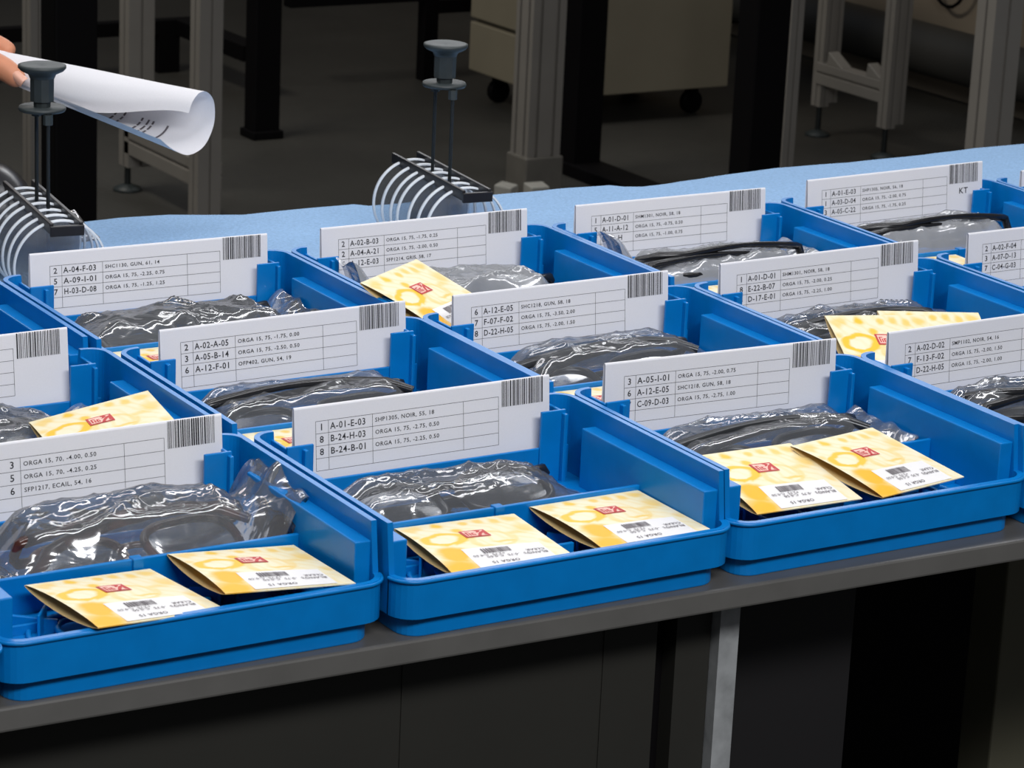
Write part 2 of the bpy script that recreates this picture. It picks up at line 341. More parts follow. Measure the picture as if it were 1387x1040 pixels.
# ------------------------------------------------------------------ trays
PX, QY, X0 = 0.21, 0.1819, 0.15771+0.16943/2
HW = 0.1043; YF, YB = -0.1655, 0.0125; WT = 0.0605; LT = 0.0335
def rrect(x0, x1, y0, y1, rf, rb, n=6):
    """ccw outline from the front left; rf front radius, rb back radius"""
    P = []
    for cx, cy, a0, r in ((x1-rf, y0+rf, -90, rf), (x1-rb, y1-rb, 0, rb), (x0+rb, y1-rb, 90, rb), (x0+rf, y0+rf, 180, rf)):
        for k in range(n+1):
            a = R_(a0+90*k/n); P.append((cx+r*math.cos(a), cy+r*math.sin(a)))
    return P
def make_tray():
    root = empty('sorting_tray')
    m = MB()
    # walls: outline with height and outset per point
    out = rrect(-HW, HW, YF, YB, 0.014, 0.013, 7)
    pts = []
    def height(x, y):
        if y > -0.1495: return WT if (y < YB-0.0005 or abs(x) > 0.088) else 0.037
        return LT
    n = len(out)
    for i in range(n):
        a = Vector(out[i]); bb = Vector(out[(i+1) % n]); L = (bb-a).length; k = max(1, int(L/0.006))
        for j in range(k): pts.append(a.lerp(bb, j/k))
    seq = []
    for i, q in enumerate(pts):
        h = height(q.x, q.y); nx = pts[(i+1) % len(pts)]; h2 = height(nx.x, nx.y)
        seq.append((q, h))
        if abs(h-h2) > 0.005:
            if abs(q.x) > 0.1:
                ys = -0.1490
                seq.append((Vector((q.x, ys if h > h2 else ys-0.0035)), h)); seq.append((Vector((q.x, ys-0.0035 if h > h2 else ys)), h2))
            else:
                sx = math.copysign(0.088, q.x); d = math.copysign(0.0008, (nx.x-q.x))
                seq.append((Vector((sx-d, q.y)), h)); seq.append((Vector((sx+d, q.y)), h2))
    N = len(seq); T = 0.0032
    A = [s[0] for s in seq]
    inn = []
    for i in range(N):
        t = (A[(i+1) % N]-A[i-1]); t = t.normalized() if t.length > 1e-9 else Vector((1, 0)); inn.append(A[i]+Vector((-t.y, t.x))*T)
    vs = []
    for i in range(N):
        a, q, h = A[i], inn[i], seq[i][1]
        vs += [(a.x, a.y, 0.012), (a.x, a.y, h), (q.x, q.y, h), (q.x, q.y, 0.0145)]
    fs = []
    for i in range(N):
        j = (i+1) % N
        for k in range(3): fs.append((i*4+k, j*4+k, j*4+k+1, i*4+k+1))
    fs.append(tuple(i*4+3 for i in range(N))); fs.append(tuple(i*4 for i in range(N))[::-1])
    m.add(vs, fs)
    m.build('shell', BLUE, root, 0.0006, 2)
    # rim bead round the outside of the low front lip
    rb = MB()
    path = [(a.x*1.004, a.y-0.0004, LT-0.0011) for a, h in seq if h == LT and a.y < -0.1525]
    k0 = max(range(len(path)), key=lambda i: (Vector(path[i])-Vector(path[i-1])).length)
    rb.tube(path[k0:]+path[:k0], 0.0011, 8); rb.build('front_rim', BLUE, root)
    # stacking foot
    ft = rrect(-HW+0.006, HW-0.006, YF+0.0055, YB-0.006, 0.012, 0.010, 6); fb = MB(); nf = len(ft)
    fb.add([(x, y, 0) for x, y in ft]+[(x, y, 0.0125) for x, y in ft], [tuple(range(nf))[::-1]]+[(i, (i+1) % nf, nf+(i+1) % nf, nf+i) for i in range(nf)])
    fb.build('stacking_foot', BLUE, root, 0.0008)
    for s in (-1, 1):
        g = MB(); x0, x1 = sorted((s*0.0922, s*(HW-0.0028)))
        g.box(x0, x1, -0.1492, -0.0255, 0.0140, 0.0500); g.build('side_ledge', BLUE, root, 0.0007)
    g = MB(); g.box(-0.0925, 0.0925, -0.0875, -0.0848, 0.0140, 0.0345); g.box(-0.003, 0.003, -0.0895, -0.083, 0.0140, 0.0352)
    g.build('divider', BLUE, root, 0.0005)
    g = MB(); g.box(-0.0945, 0.0945, -0.0092, -0.0070, 0.0140, 0.0350); g.build('slot_wall', BLUE, root, 0.0005)
    for s in (-1, 1):
        g = MB(); x0, x1 = sorted((s*0.0740, s*0.0905))
        g.box(x0, x1, -0.0108, -0.0088, 0.0140, 0.0573)
        xr = 0.0790 if s < 0 else 0.0875
        x0, x1 = sorted((s*xr, s*(xr+0.0024))); g.box(x0, x1, -0.0145, -0.0105, 0.0140, 0.0555)
        x0, x1 = sorted((s*0.0885, s*0.0905)); g.box(x0, x1, -0.0100, 0.011, 0.0140, 0.0560)
        g.build('card_clip', BLUE, root, 0.0005)
    # low ribs that cradle the lens packets
    g = MB()
    g.box(0.004, 0.0065, -0.1625, -0.0875, 0.0140, 0.0275); g.box(0.0065, 0.019, -0.135, -0.1325, 0.0140, 0.0270); g.box(-0.0085, 0.004, -0.135, -0.1325, 0.0140, 0.0270)
    for cx in (-0.046, 0.052):
        for rr, hh in ((0.013, 0.0215), (0.027, 0.0185)):
            g.tube([(cx+rr*math.cos(a*math.pi/16), -0.126+rr*math.sin(a*math.pi/16), hh-0.003) for a in range(32)], 0.0016, 6, closed=True)
        for a in (40, 140, 220, 320):
            M = Matrix.Translation((cx, -0.126, 0)) @ Matrix.Rotation(R_(a), 4, 'Z')
            g.box(0.013, 0.038, -0.0011, 0.0011, 0.0140, 0.0215, 0, M)
        for a in (35, 145):
            M = Matrix.Translation((cx, -0.126, 0)) @ Matrix.Rotation(R_(a), 4, 'Z')
            g.box(0.020, 0.0215, -0.008, 0.008, 0.0140, 0.0265, 0, M)
    for x0, x1 in ((-0.092, -0.062), (0.070, 0.092)):
        for y in (-0.150, -0.135, -0.112): g.box(x0, x1, y-0.001, y+0.001, 0.0140, 0.0195)
    g.build('lens_cradle', BLUE, root, 0.0003, 1)
    return root

TRAY_OFF = {(0, -1): (0, -.003), (0, 0): (-.0008, .0065), (0, 1): (0.0005, 0), (0, 2): (0.0005, .001), (0, 3): (-.001, -.0035),
            (1, 0): (-.001, .008), (1, 1): (.0008, -.002), (1, 2): (-.0008, -.002), (1, 3): (-.0008, -.003), (1, 4): (.001, 0),
            (2, 0): (-.001, .010), (2, 1): (-.0003, .0015), (2, 2): (0, .001), (2, 3): (-.001, -.004), (2, 4): (.0006, .004), (2, 5): (.001, .0)}
def tray_xy(k):
    r, c = k; dx, dy = TRAY_OFF[k]; return X0+c*PX+dx, r*QY+dy
TEXTS = {
 (0, 0): ([('', '3', 'ORGA 15, 70, -4.00, 0.50'), ('', '5', 'ORGA 15, 70, -4.25, 0.25'), ('', '6', 'SFP1217, ECAIL, 54, 16')], (None, (300, 560))),
 (0, 1): ([('1', 'A-01-E-03', 'SHP1305, NOIR, 55, 18'), ('8', 'B-24-H-03', 'ORGA 15, 75, -2.75, 0.50'), ('8', 'B-24-B-01', 'ORGA 15, 75, -2.25, 0.50')], ((398, 553), (744, 507))),
 (0, 2): ([('3', 'A-05-I-01', 'ORGA 15, 75, -2.00, 0.75'), ('6', 'A-12-E-05', 'SHC1218, GUN, 58, 18'), ('7', 'C-09-D-03', 'ORGA 15, 75, -2.75, 1.00')], ((820, 492), (1133, 458))),
 (0, 3): ([('2', 'A-02-D-02', 'SMP1102, NOIR, 54, 16'), ('7', 'F-13-F-02', 'ORGA 15, 75, -2.00, 1.50'), ('8', 'D-22-H-05', 'ORGA 15, 75, -2.00, 1.00')], ((1204, 450), None)),
 (1, 0): ([], (None, (91, 443))),
 (1, 1): ([('2', 'A-02-A-05', 'ORGA 15, 75, -1.75, 0.00'), ('3', 'A-05-B-14', 'ORGA 15, 75, -2.50, 0.50'), ('6', 'A-12-F-01', 'OFP402, GUN, 54, 19')], ((216, 447), (549, 407))),
 (1, 2): ([('6', 'A-12-E-05', 'SHC1218, GUN, 58, 18'), ('7', 'F-07-F-02', 'ORGA 15, 75, -3.50, 2.00'), ('8', 'D-22-H-05', 'ORGA 15, 75, -2.00, 1.50')], ((614, 400), (905, 366))),
 (1, 3): ([('1', 'A-01-D-01', 'SHM1301, NOIR, 58, 18'), ('8', 'E-22-B-07', 'ORGA 15, 75, -2.00, 0.25'), ('8', 'D-17-E-01', 'ORGA 15, 75, -2.25, 1.00')], ((976, 357), (1244, 325))),
 (1, 4): ([('2', 'A-02-F-04', ''), ('3', 'A-07-D-13', ''), ('7', 'C-04-G-03', '')], ((1312, 316), None)),
 (2, 1): ([('2', 'A-04-F-03', 'SHC1130, GUN, 61, 14'), ('5', 'A-09-I-01', 'ORGA 15, 75, -2.25, 0.75'), ('7', 'H-03-D-08', 'ORGA 15, 75, -1.25, 1.25')], ((40, 344), (362, 316))),
 (2, 2): ([('2', 'A-02-B-03', 'ORGA 15, 75, -1.75, 0.25'), ('2', 'A-04-A-21', 'ORGA 15, 75, -2.00, 0.50'), ('5', 'A-12-E-03', 'SFP1214, GRIS, 58, 17')], ((435, 309), (714, 282))),
 (2, 3): ([('1', 'A-01-D-01', 'SHM1301, NOIR, 58, 18'), ('5', 'A-11-A-12', 'ORGA 15, 75, -0.75, 0.50'), ('7', 'B-02-H', 'ORGA 15, 75, -1.00, 0.75')], ((780, 278), (1037, 254))),
 (2, 4): ([('1', 'A-01-E-03', 'SHP1305, NOIR, 56, 18'), ('1', 'A-03-D-04', 'ORGA 15, 75, -2.00, 0.75'), ('3', 'A-05-C-22', 'ORGA 15, 75, -1.75, 0.25')], ((1094, 244), (1331, 218))),
 (2, 5): ([], ((1384, 231), None)),
}
ID = {(0, -1): None, (0, 0): 'SFP1217, ECAIL', (0, 1): 'B-24-H-03', (0, 2): 'A-05-I-01', (0, 3): 'A-02-D-02', (1, 0): None, (1, 1): 'A-02-A-05', (1, 2): 'F-07-F-02',
      (1, 3): 'E-22-B-07', (1, 4): 'A-02-F-04', (2, 0): None, (2, 1): 'A-04-F-03', (2, 2): 'A-02-B-03', (2, 3): 'B-02-H', (2, 4): 'KT', (2, 5): None}
WHERE = {(0, -1): 'in the bottom left corner of the photo', (1, 0): 'second from the front at the left edge', (2, 0): 'at the left edge beside the A-04-F-03 card', (2, 5): 'at the right edge beside the KT card'}
def in_tray(k): return ('in the tray of card '+ID[k]) if ID[k] else ('in the tray '+WHERE[k])
TG = 'blue sorting trays in rows on the workbench'
tray0 = make_tray()
TRAYS = {}
for i, k in enumerate(sorted(TRAY_OFF)):
    o = tray0 if i == 0 else copy_tree(tray0)
    x, y = tray_xy(k); o.location = (x, y, TT); TRAYS[k] = o
    tag(o, ('blue plastic sorting tray with the card listing '+ID[k]) if ID[k] else ('blue plastic sorting tray '+WHERE[k]), 'tray', TG)

# ------------------------------------------------------------------ order cards
CW = 0.1668; TILT = R_(5)
def barcode(m, u0, v0, u1, v1, put, seed):
    rnd = random.Random(seed); u = u0
    while u < u1-0.0002:
        wd = rnd.choice((0.00035, 0.00035, 0.0006, 0.0009)); wd = min(wd, u1-u)
        m.add([put(u, v1), put(u+wd, v1), put(u+wd, v0), put(u, v0)], [(0, 1, 2, 3)], 1); u += wd+rnd.choice((0.00035, 0.00045, 0.0007))
def make_card(k):
    rows, (tl, tr) = TEXTS[k]
    tx, ty = tray_xy(k); y = ty+0.0010
    if tl: TL = at(tl[0], tl[1], 1, y)
    if tr: TRp = at(tr[0], tr[1], 1, y)
    if tl and tr: d = (TRp-TL); width = d.length; d.normalize()
    else:
        d = Vector((1, 0, 0.004)).normalized(); width = CW
        if not tl: TL = TRp-d*width
    hgt = min(0.064, (TL.z-TT-0.0155)/math.cos(TILT))
    # local frame: x along the top edge, z up the sheet, y away from the reader
    zax = (Vector((0, math.sin(TILT), math.cos(TILT))));  zax = (zax-d*zax.dot(d)).normalized(); yax = zax.cross(d)
    M = Matrix((( d.x, yax.x, zax.x, TL.x), (d.y, yax.y, zax.y, TL.y), (d.z, yax.z, zax.z, TL.z), (0, 0, 0, 1)))
    m = MB()
    # folded sheet: front leaf, rounded fold, back leaf that stands out behind
    prof = [(0.0, -hgt), (0.0, -hgt*0.5), (0.0, -0.0012), (0.0003, -0.0004), (0.0009, 0.0), (0.0015, -0.0004), (0.0019, -0.0015), (0.0038, -hgt*0.5), (0.0050, -hgt)]
    for (ya, za), (yb, zb) in zip(prof, prof[1:]): m.add([(0, ya, za), (width, ya, za), (width, yb, zb), (0, yb, zb)], [(0, 1, 2, 3)])
    S = width/0.1664
    def put(u, v): return (u*S, -0.00012, -v)
    def rule(u0, v0, u1, v1, t=0.00022):
        if abs(u1-u0) > abs(v1-v0): m.add([put(u0, v0+t/2), put(u1, v1+t/2), put(u1, v1-t/2), put(u0, v0-t/2)], [(0, 1, 2, 3)], 1)
        else: m.add([put(u0-t/2, v1), put(u1+t/2, v1), put(u1+t/2, v0), put(u0-t/2, v0)], [(0, 1, 2, 3)], 1)
    gt, rh = 0.0092, 0.0071
    xs = (0.0133, 0.0213, 0.0492, 0.1084, 0.1318)
    for j in range(5): rule(xs[0], gt+j*rh, xs[-1], gt+j*rh)
    for x in xs: rule(x, gt, x, gt+4*rh)
    def txt(body, size, u, v, sx=1.0, right=False):
        if not body: return
        vs, fs, wd = text2d(body, size)
        if right: u -= wd*sx
        m.add([put(u+p[0]*sx, v-p[1]) for p in vs], fs, 1)
    for j, (a, c, dsc) in enumerate(rows):
        v = gt+(j+1)*rh-0.0018
        txt(a, 0.0054, 0.0156, v)
        if len(c) == 1: txt(c, 0.0054, 0.0455, v, right=True)
        else: txt(c, 0.0054, 0.0224, v, 0.0222/max(0.001, text2d(c, 0.0054)[2]) if len(c) > 7 else 1.0)
        txt(dsc, 0.0034, 0.0508, v-0.0006, 1.04)
    barcode(m, 0.1340, -0.0002+0.0006, 0.1618, 0.0156, put, hash(k) % 1000)
    if k == (2, 4): txt('KT', 0.0066, 0.1435, 0.0240)
    o = m.build('order_card', [PAPER, INK]); o.matrix_world = M
    lab = {(0, 0): 'white folded order card with SFP1217, ECAIL and its left end cut off', (1, 0): 'white folded order card at the left edge showing only its barcode end', (2, 5): 'sliver of a white order card at the right edge', (2, 4): 'white folded order card marked KT below its barcode',
           (2, 3): 'white folded order card with A-11-A and B-02-H partly behind a bag', (1, 4): 'white folded order card listing A-02-F-04, cut by the right edge'}.get(k)
    tag(o, lab or 'white folded order card listing %s and %s' % (rows[0][1] if rows[0][1] not in ('A-01-E-03', 'A-01-D-01', 'A-12-E-05') else rows[1][1], rows[2][1]), 'card', 'order cards standing in the trays')
for k in TEXTS: make_card(k)

# ------------------------------------------------------------------ lens packets
PS = 0.072
def make_packet():
    root = empty('lens_packet')
    m = MB(); h = PS/2
    def bulge(u, v): return 0.0022*math.sin(math.pi*v)**0.7*(1-u)**0.8 + 0.0006*math.sin(math.pi*u)*math.sin(math.pi*v)
    top = lambda u, v: (-h+u*PS, -h+v*PS, bulge(u, v))
    bot = lambda u, v: (-h+u*PS, -h+v*PS, -0.0006-1.6*bulge(u, v)*(0.4+0.6*(1-u)))
    m.grid(top, 14, 14, 0); m.grid(bot, 14, 14, 1, flip=True)
    # closed right, front and back edges
    for fn in (lambda t: (1, t), lambda t: (t, 0), lambda t: (1-t, 1)):
        n = 14; vs = [top(*fn(i/n)) for i in range(n+1)]+[bot(*fn(i/n)) for i in range(n+1)]
        m.add(vs, [(i, n+1+i, n+2+i, i+1) for i in range(n)], 0)
    m.build('envelope', [PACKET, CREAM_IN], root)
    g = MB()
    def put(u, v, dz=0.00025):
        p = top(u, 1-v); return (p[0], p[1], p[2]+dz)
    def quad(u0, v0, u1, v1, mi, dz=0.0003, sk=0.0):
        n = 6
        for i in range(n):
            a, c = u0+(u1-u0)*i/n, u0+(u1-u0)*(i+1)/n
            g.add([put(a, v1, dz), put(c, v1, dz), put(c, v0, dz), put(a, v0, dz)], [(0, 1, 2, 3)], mi)
    # white address label with bars and lettering that reads from the far side
    quad(0.235, 0.655, 0.87, 0.985, 0, 0.00030)
    rnd = random.Random(5); u = 0.37
    while u < 0.60:
        wd = rnd.choice((0.006, 0.006, 0.011)); g.add([put(u, 0.775, .0005), put(u+wd, 0.775, .0005), put(u+wd, 0.69, .0005), put(u, 0.69, .0005)], [(0, 1, 2, 3)], 1); u += wd+rnd.choice((0.006, 0.009))
    def txt(body, size, u, v, rot=True):
        vs, fs, wd = text2d(body, size); s = -1 if rot else 1
        g.add([put(u+s*p[0]/PS, v-s*p[1]/PS, 0.0005) for p in vs], fs, 1)
    txt('ORGA 15', 0.0036, 0.58, 0.915); txt('75  -0.75  C-0.50', 0.0031, 0.70, 0.825); txt('+2.75  C-0.50', 0.0029, 0.52, 0.79); txt('BLANC', 0.0034, 0.85, 0.83); txt('CLEAR', 0.0034, 0.85, 0.775)
    g.build('address_label', [LABEL_W, PALE_INK], root)
    # red emblem: framed box with a pale swoosh
    l = MB(); g = l
    quad(0.385, 0.295, 0.59, 0.445, 0, 0.0003); 
    quad(0.403, 0.312, 0.572, 0.428, 1, 0.0004)
    def poly(pts, mi, dz=.0005): g.add([put(u, v, dz) for u, v in pts], [tuple(range(len(pts)))], mi)
    poly([(.488, .43), (.505, .392), (.535, .352), (.574, .325), (.576, .43), (.545, .43), (.56, .365), (.53, .392), (.508, .43)][:5]+[(.55, .415), (.556, .37), (.53, .40), (.515, .43)], 0)
    poly([(.495, .318), (.53, .312), (.548, .325), (.535, .348), (.515, .362), (.498, .36), (.512, .345), (.512, .332)], 0)
    for a, c, d, e in ((.412, .34, .425, .415), (.412, .34, .45, .35), (.435, .365, .447, .415), (.455, .36, .467, .415), (.455, .36, .482, .372), (.472, .385, .482, .415)): quad(a, c, d, e, 0, .0005)
    g.build('emblem', [RED, PINK], root)['label'] = 'red framed emblem'
    return root
pk0 = make_packet(); pk_used = [0]
PG = 'yellow lens packets in the trays'
def packet(label, loc, ypr=(0, 0, 0)):
    o = pk0 if not pk_used[0] else copy_tree(pk0); pk_used[0] = 1
    y, p, r = [R_(a) for a in ypr]
    M = Matrix.Rotation(y, 4, 'Z') @ Matrix.Rotation(p, 4, 'X') @ Matrix.Rotation(r, 4, 'Y')
    M.translation = Vector((loc[0], loc[1], TT+loc[2])); o.matrix_world = M
    return tag(o, label, 'packet', PG)
packet('yellow lens packet, left one in the front tray of card B-24-H-03', (0.4205, -0.1262, 0.0318), (-4.5, 0, 0))
packet('yellow lens packet, right one in the front tray of card B-24-H-03', (0.5085, -0.1237, 0.0318), (0.9, 0.5, 0.4))
packet('yellow lens packet with crooked rear edge, left one in the SFP1217 tray', (0.2155, -0.1240, 0.0330), (6.5, -1.5, 4.0))
packet('yellow lens packet with open sleeve end, right one in the SFP1217 tray', (0.2925, -0.1190, 0.0345), (-1.5, -3.0, 4.0))
packet('yellow lens packet propped on the bag, left one in the A-05-I-01 tray', (0.6165, -0.1170, 0.0385), (-1.0, 9.0, 0.5))
packet('yellow lens packet propped on the bag, right one in the A-05-I-01 tray', (0.6890, -0.1185, 0.0390), (11.0, 8.8, 1.4))
packet('yellow lens packet poking up behind the SFP1217 card', (0.2995, 0.0895, 0.0472), (-6.5, 3.6, -10.6))
packet('yellow lens packet leaning beside the E-22-B-07 bag, emblem half hidden', (0.8430, 0.0625, 0.0395), (-15.5, 25.3, 1.8))
packet('yellow lens packet behind the A-02-D-02 card, only its top corner showing', (0.8835, 0.0600, 0.0390), (-19.9, 23.9, 2.1))
packet('yellow lens packet standing askew on a corner below the A-02-B-03 card', (0.5953, 0.2370, 0.0568), (30.2, 20.6, -1.3))
def std_packet(k, side, lab):
    x, y = tray_xy(k); packet(lab, (x+(-0.045 if side < 0 else 0.0445), y-0.124, 0.0318), (random.uniform(-3, 3), 0, 0))
std_packet((1, 1), -1, 'yellow lens packet in the A-02-A-05 tray, a corner showing left of the B-24-H-03 card')
std_packet((1, 2), -1, 'yellow lens packet in the F-07-F-02 tray, a strip showing beside the A-05-I-01 card')
std_packet((2, 1), -1, 'yellow lens packet in the A-04-F-03 tray, peeking out beside the A-02-A-05 card')
std_packet((2, 3), -1, 'yellow lens packet in the B-02-H tray, a sliver showing beside the E-22-B-07 card')
std_packet((2, 4), -1, 'yellow lens packet in the KT tray, a strip showing beside the A-02-F-04 card')

# ------------------------------------------------------------------ spectacles and their bags
def make_specs(fm):
    root = empty('spectacles')
    fr = MB()
    def rim_pts(s, n=36, ex=2.6):
        P = []
        for i in range(n):
            a = 2*math.pi*i/n; c, q = math.cos(a), math.sin(a)
            P.append((s*0.034+0.0265*math.copysign(abs(c)**(2/ex), c), 0.0015*abs(c), 0.0185*math.copysign(abs(q)**(2/ex), q)-0.002*abs(c)*(1 if q < 0 else 0)))
        return P
    for s in (-1, 1):
        fr.tube(rim_pts(s), 0.0026, 8, closed=True)
        fr.tube([(s*0.059, 0.001, 0.010), (s*0.066, 0.001, 0.011), (s*0.069, 0.005, 0.011)], [0.003, 0.003, 0.0026], 8)
    fr.tube([(-0.0085, 0, 0.006), (-0.004, -0.001, 0.0085), (0.004, -0.001, 0.0085), (0.0085, 0, 0.006)], 0.002, 8)
    fr.build('frame_front', fm, root)
    for s in (-1, 1):
        P = rim_pts(s); l = MB(); n = len(P)
        l.add([(s*0.034, -0.001, 0)]+P, [(0, i+1, (i+1) % n+1) for i in range(n)], 0, True); l.build('lens', LENS_G, root)
        t = MB(); yo = 0.010 if s < 0 else 0.015
        path = [(s*0.069, 0.006, 0.011), (s*0.067, yo, 0.011)]+[(s*(0.064-0.100*q), yo+0.0035*math.sin(q*3.1), 0.0115+0.002*math.sin(q*3)) for q in [i/8 for i in range(9)]]+[(s*-0.052, yo+0.001, 0.004), (s*-0.064, yo, -0.008)]
        t.tube(path, [0.0024]*2+[0.0019+0.0010*abs(i-4)/4 for i in range(9)]+[0.0032, 0.0024], 8, flat=1.4); t.build('temple', fm, root)
    return root
SPEC = {}
def specs(k, fm, label, dx=0, dy=-0.05, z=0.034, rot=(-58, 0, 0), scale=1.0):
    o = copy_tree(SPEC[fm.name]) if fm.name in SPEC else make_specs(fm)
    SPEC.setdefault(fm.name, o)
    x, y = tray_xy(k); o.location = (x+dx, y+dy, TT+z); o.rotation_euler = [R_(a) for a in rot]; o.scale = (scale,)*3
    tag(o, label, 'spectacles', 'folded spectacles bagged in the trays')

def bag(k, label, seed, x0=-0.088, x1=0.09, y0=-0.082, y1=-0.014, H=0.020, skew=0.0, fm=None, lift=0.0, fl=0.0, fr=0.0, rough=1.0):
    """pillow of film; fl / fr raise the left / right end as a stiff flap"""
    m = MB(); nu, nv = 96, 48; off = Vector((seed*7.3, seed*3.1, seed)); ang = (seed % 5-2)*0.25
    ca, sa = math.cos(ang), math.sin(ang)
    tx, ty = tray_xy(k)
    def ridge(x, y, z):
        return (1-abs(noise.noise(Vector((x, y, z))+off)))**5
    def crease(x, y):
        a, c = x*ca-y*sa, x*sa+y*ca
        return (0.0046*ridge(a*11, c*34, 1)+0.0020*ridge(a*40, c*15, 5)+0.0010*ridge(a*40, c*90, 9)+0.0005*ridge(a*130, c*90, 3)+0.0022*noise.noise(Vector((a*20, c*30, 9))+off)-0.0022)*rough
    def outline(u, v):
        e = 0.004*noise.noise(Vector((u*5, v*5, 2))+off)
        return x0+(x1-x0)*u + skew*(v-0.5) + e, y0+(y1-y0)*v + 0.5*e
    def env(u, v):
        return smoothstep(0, 0.20, u)*smoothstep(0, 0.22, 1-u)*smoothstep(0, 0.34, v)*smoothstep(0, 0.22, 1-v)
    def topf(u, v):
        x, y = outline(u, v); e = env(u, v)
        z = 0.0185+lift + H*e*(0.80+0.20*math.sin(math.pi*(u*0.8+0.1)))*(0.85+0.15*v) + crease(x, y)*(0.30+0.70*e)
        n1 = 0.9+0.25*noise.noise(Vector((v*4, u*6, 5))+off)
        z += fl*(1-smoothstep(0, 0.15, u))*n1*smoothstep(0.1, 0.6, v) + fr*(1-smoothstep(0, 0.15, 1-u))*n1
        return (x, y, max(z, 0.0165))
    def botf(u, v):
        x, y = outline(u, v); t = topf(u, v); g = smoothstep(0, 0.16, u)*smoothstep(0, 0.16, 1-u)
        return (x, y, max(0.0155, (t[2]-0.0006)*(1-g)+(0.0157+lift*0.7)*g) if g < 1 else 0.0157+lift*0.7)
    m.grid(topf, nu, nv, 0); m.grid(botf, nu//3, nv//3, 0, flip=True)
    o = m.build('plastic_bag', fm or FILM); o.location = (tx, ty, TT)
    tag(o, label, 'bag', 'clear plastic bags of spectacles in the trays')

specs((0, 0), TORTOISE, 'folded tortoise spectacles bagged in the SFP1217 tray', 0.014, -0.055, 0.0243, (70, 2, 184), 0.96)
bag((0, 0), 'large crinkled clear bag holding tortoise spectacles in the SFP1217 tray', 1, -0.072, 0.1015, -0.0835, -0.0145, 0.031, fm=FILM2, lift=0.002, fl=0.006, fr=0.038, rough=0.85)
specs((0, 1), BLACK_PL, 'folded black spectacles bagged in the B-24-H-03 tray', -0.006, -0.047, 0.0285, (-73, -2, 0), 1.0)
bag((0, 1), 'crinkled clear bag of black spectacles in the B-24-H-03 tray', 2, -0.090, 0.080, -0.083, -0.0165, 0.021, fl=0.012)
specs((0, 2), GREY_PL, 'folded gunmetal spectacles bagged in the A-05-I-01 tray', 0.000, -0.054, 0.0236, (74, 2, 182))
bag((0, 2), 'clear bag with tapering end holding spectacles in the A-05-I-01 tray', 3, -0.088, 0.0905, -0.078, -0.0165, 0.027, lift=0.001, fr=0.016, rough=0.7)
specs((0, 3), BLACK_PL, 'thick black spectacles bagged in the A-02-D-02 tray', 0.012, -0.046, 0.0260, (76, 2, 6), 1.06)
bag((0, 3), 'clear bag of thick black spectacles in the A-02-D-02 tray', 4, -0.088, 0.088, -0.082, -0.0165, 0.028)
specs((1, 0), BLACK_PL, 'folded black spectacles bagged behind the SFP1217 card', -0.004, -0.048, 0.0290, (-70, 2, 0))
bag((1, 0), 'crinkled clear bag at left edge behind the SFP1217 card', 5, -0.088, 0.078, -0.083, -0.0165, 0.024, fr=0.020)
specs((1, 1), BLACK_PL, 'folded black spectacles bagged in the A-02-A-05 tray', -0.004, -0.055, 0.0230, (78, 1, 181))
bag((1, 1), 'smooth clear bag of black spectacles in the A-02-A-05 tray', 6, -0.088, 0.082, -0.083, -0.0165, 0.026, rough=0.55)
specs((1, 2), GREY_PL, 'folded gunmetal spectacles bagged in the F-07-F-02 tray', 0.000, -0.055, 0.0238, (74, 3, 182))
bag((1, 2), 'shiny clear bag of gunmetal spectacles in the F-07-F-02 tray', 7, -0.078, 0.0905, -0.083, -0.0165, 0.029, fr=0.010, rough=0.8)
specs((1, 3), GREY_PL, 'folded gunmetal spectacles bagged in the E-22-B-07 tray', -0.004, -0.055, 0.0238, (75, 2, 183))
bag((1, 3), 'clear bag of spectacles with pointed right end in the E-22-B-07 tray', 8, -0.090, 0.086, -0.081, -0.0165, 0.027, lift=0.001, fr=0.014, rough=0.8)
bag((1, 4), 'clear bag in the tray of card A-02-F-04 at the right edge', 13, -0.088, 0.084, -0.082, -0.0165, 0.020)
specs((2, 1), GREY_PL, 'folded gunmetal spectacles bagged in the A-04-F-03 tray', 0.004, -0.046, 0.0300, (-70, -2, 3))
bag((2, 1), 'very crinkled shiny bag of spectacles in the A-04-F-03 tray', 9, -0.090, 0.0905, -0.083, -0.0165, 0.025, fm=FILM2, fl=0.008, fr=0.022, rough=1.0)
specs((2, 2), BLACK_PL, 'dark spectacles bagged in the A-02-B-03 tray behind the askew packet', 0.016, -0.043, 0.0320, (-62, 2, -3))
bag((2, 2), 'clear bag with upright flap in the A-02-B-03 tray', 10, -0.080, 0.0905, -0.080, -0.0165, 0.028, fl=0.044, rough=0.8, fm=FILM3)
specs((2, 3), BLACK_PL, 'black spectacles with a raised arm bagged in the B-02-H tray', 0.010, -0.046, 0.0262, (72, 2, 3), 1.04)
bag((2, 3), 'clear bag with upright corner in the B-02-H tray', 11, -0.078, 0.0905, -0.082, -0.0165, 0.026, fl=0.044, fr=0.024, fm=FILM3)
specs((2, 4), BLACK_PL, 'black spectacles with a raised arm bagged in the KT tray', 0.004, -0.045, 0.0275, (72, 2, 3), 1.06)
bag((2, 4), 'hazy clear bag of black spectacles in the KT tray', 12, -0.088, 0.0905, -0.082, -0.0165, 0.030, rough=0.9, fr=0.008, fm=FILM3)

# grey slip of card lying in the rear of the first tray
tx, ty = tray_xy((0, 0))
g = MB(); g.box(-0.090, -0.052, -0.080, -0.018, 0.0150, 0.0172)
o = g.build('grey_wipe', noisy(mat('grey_microfibre', (0.17, 0.175, 0.18, 1), 0.9), 200, 0.1)); o.location = (tx, ty, TT); tag(o, 'grey wiping cloth lying left of the bag in the SFP1217 tray', 'cloth')

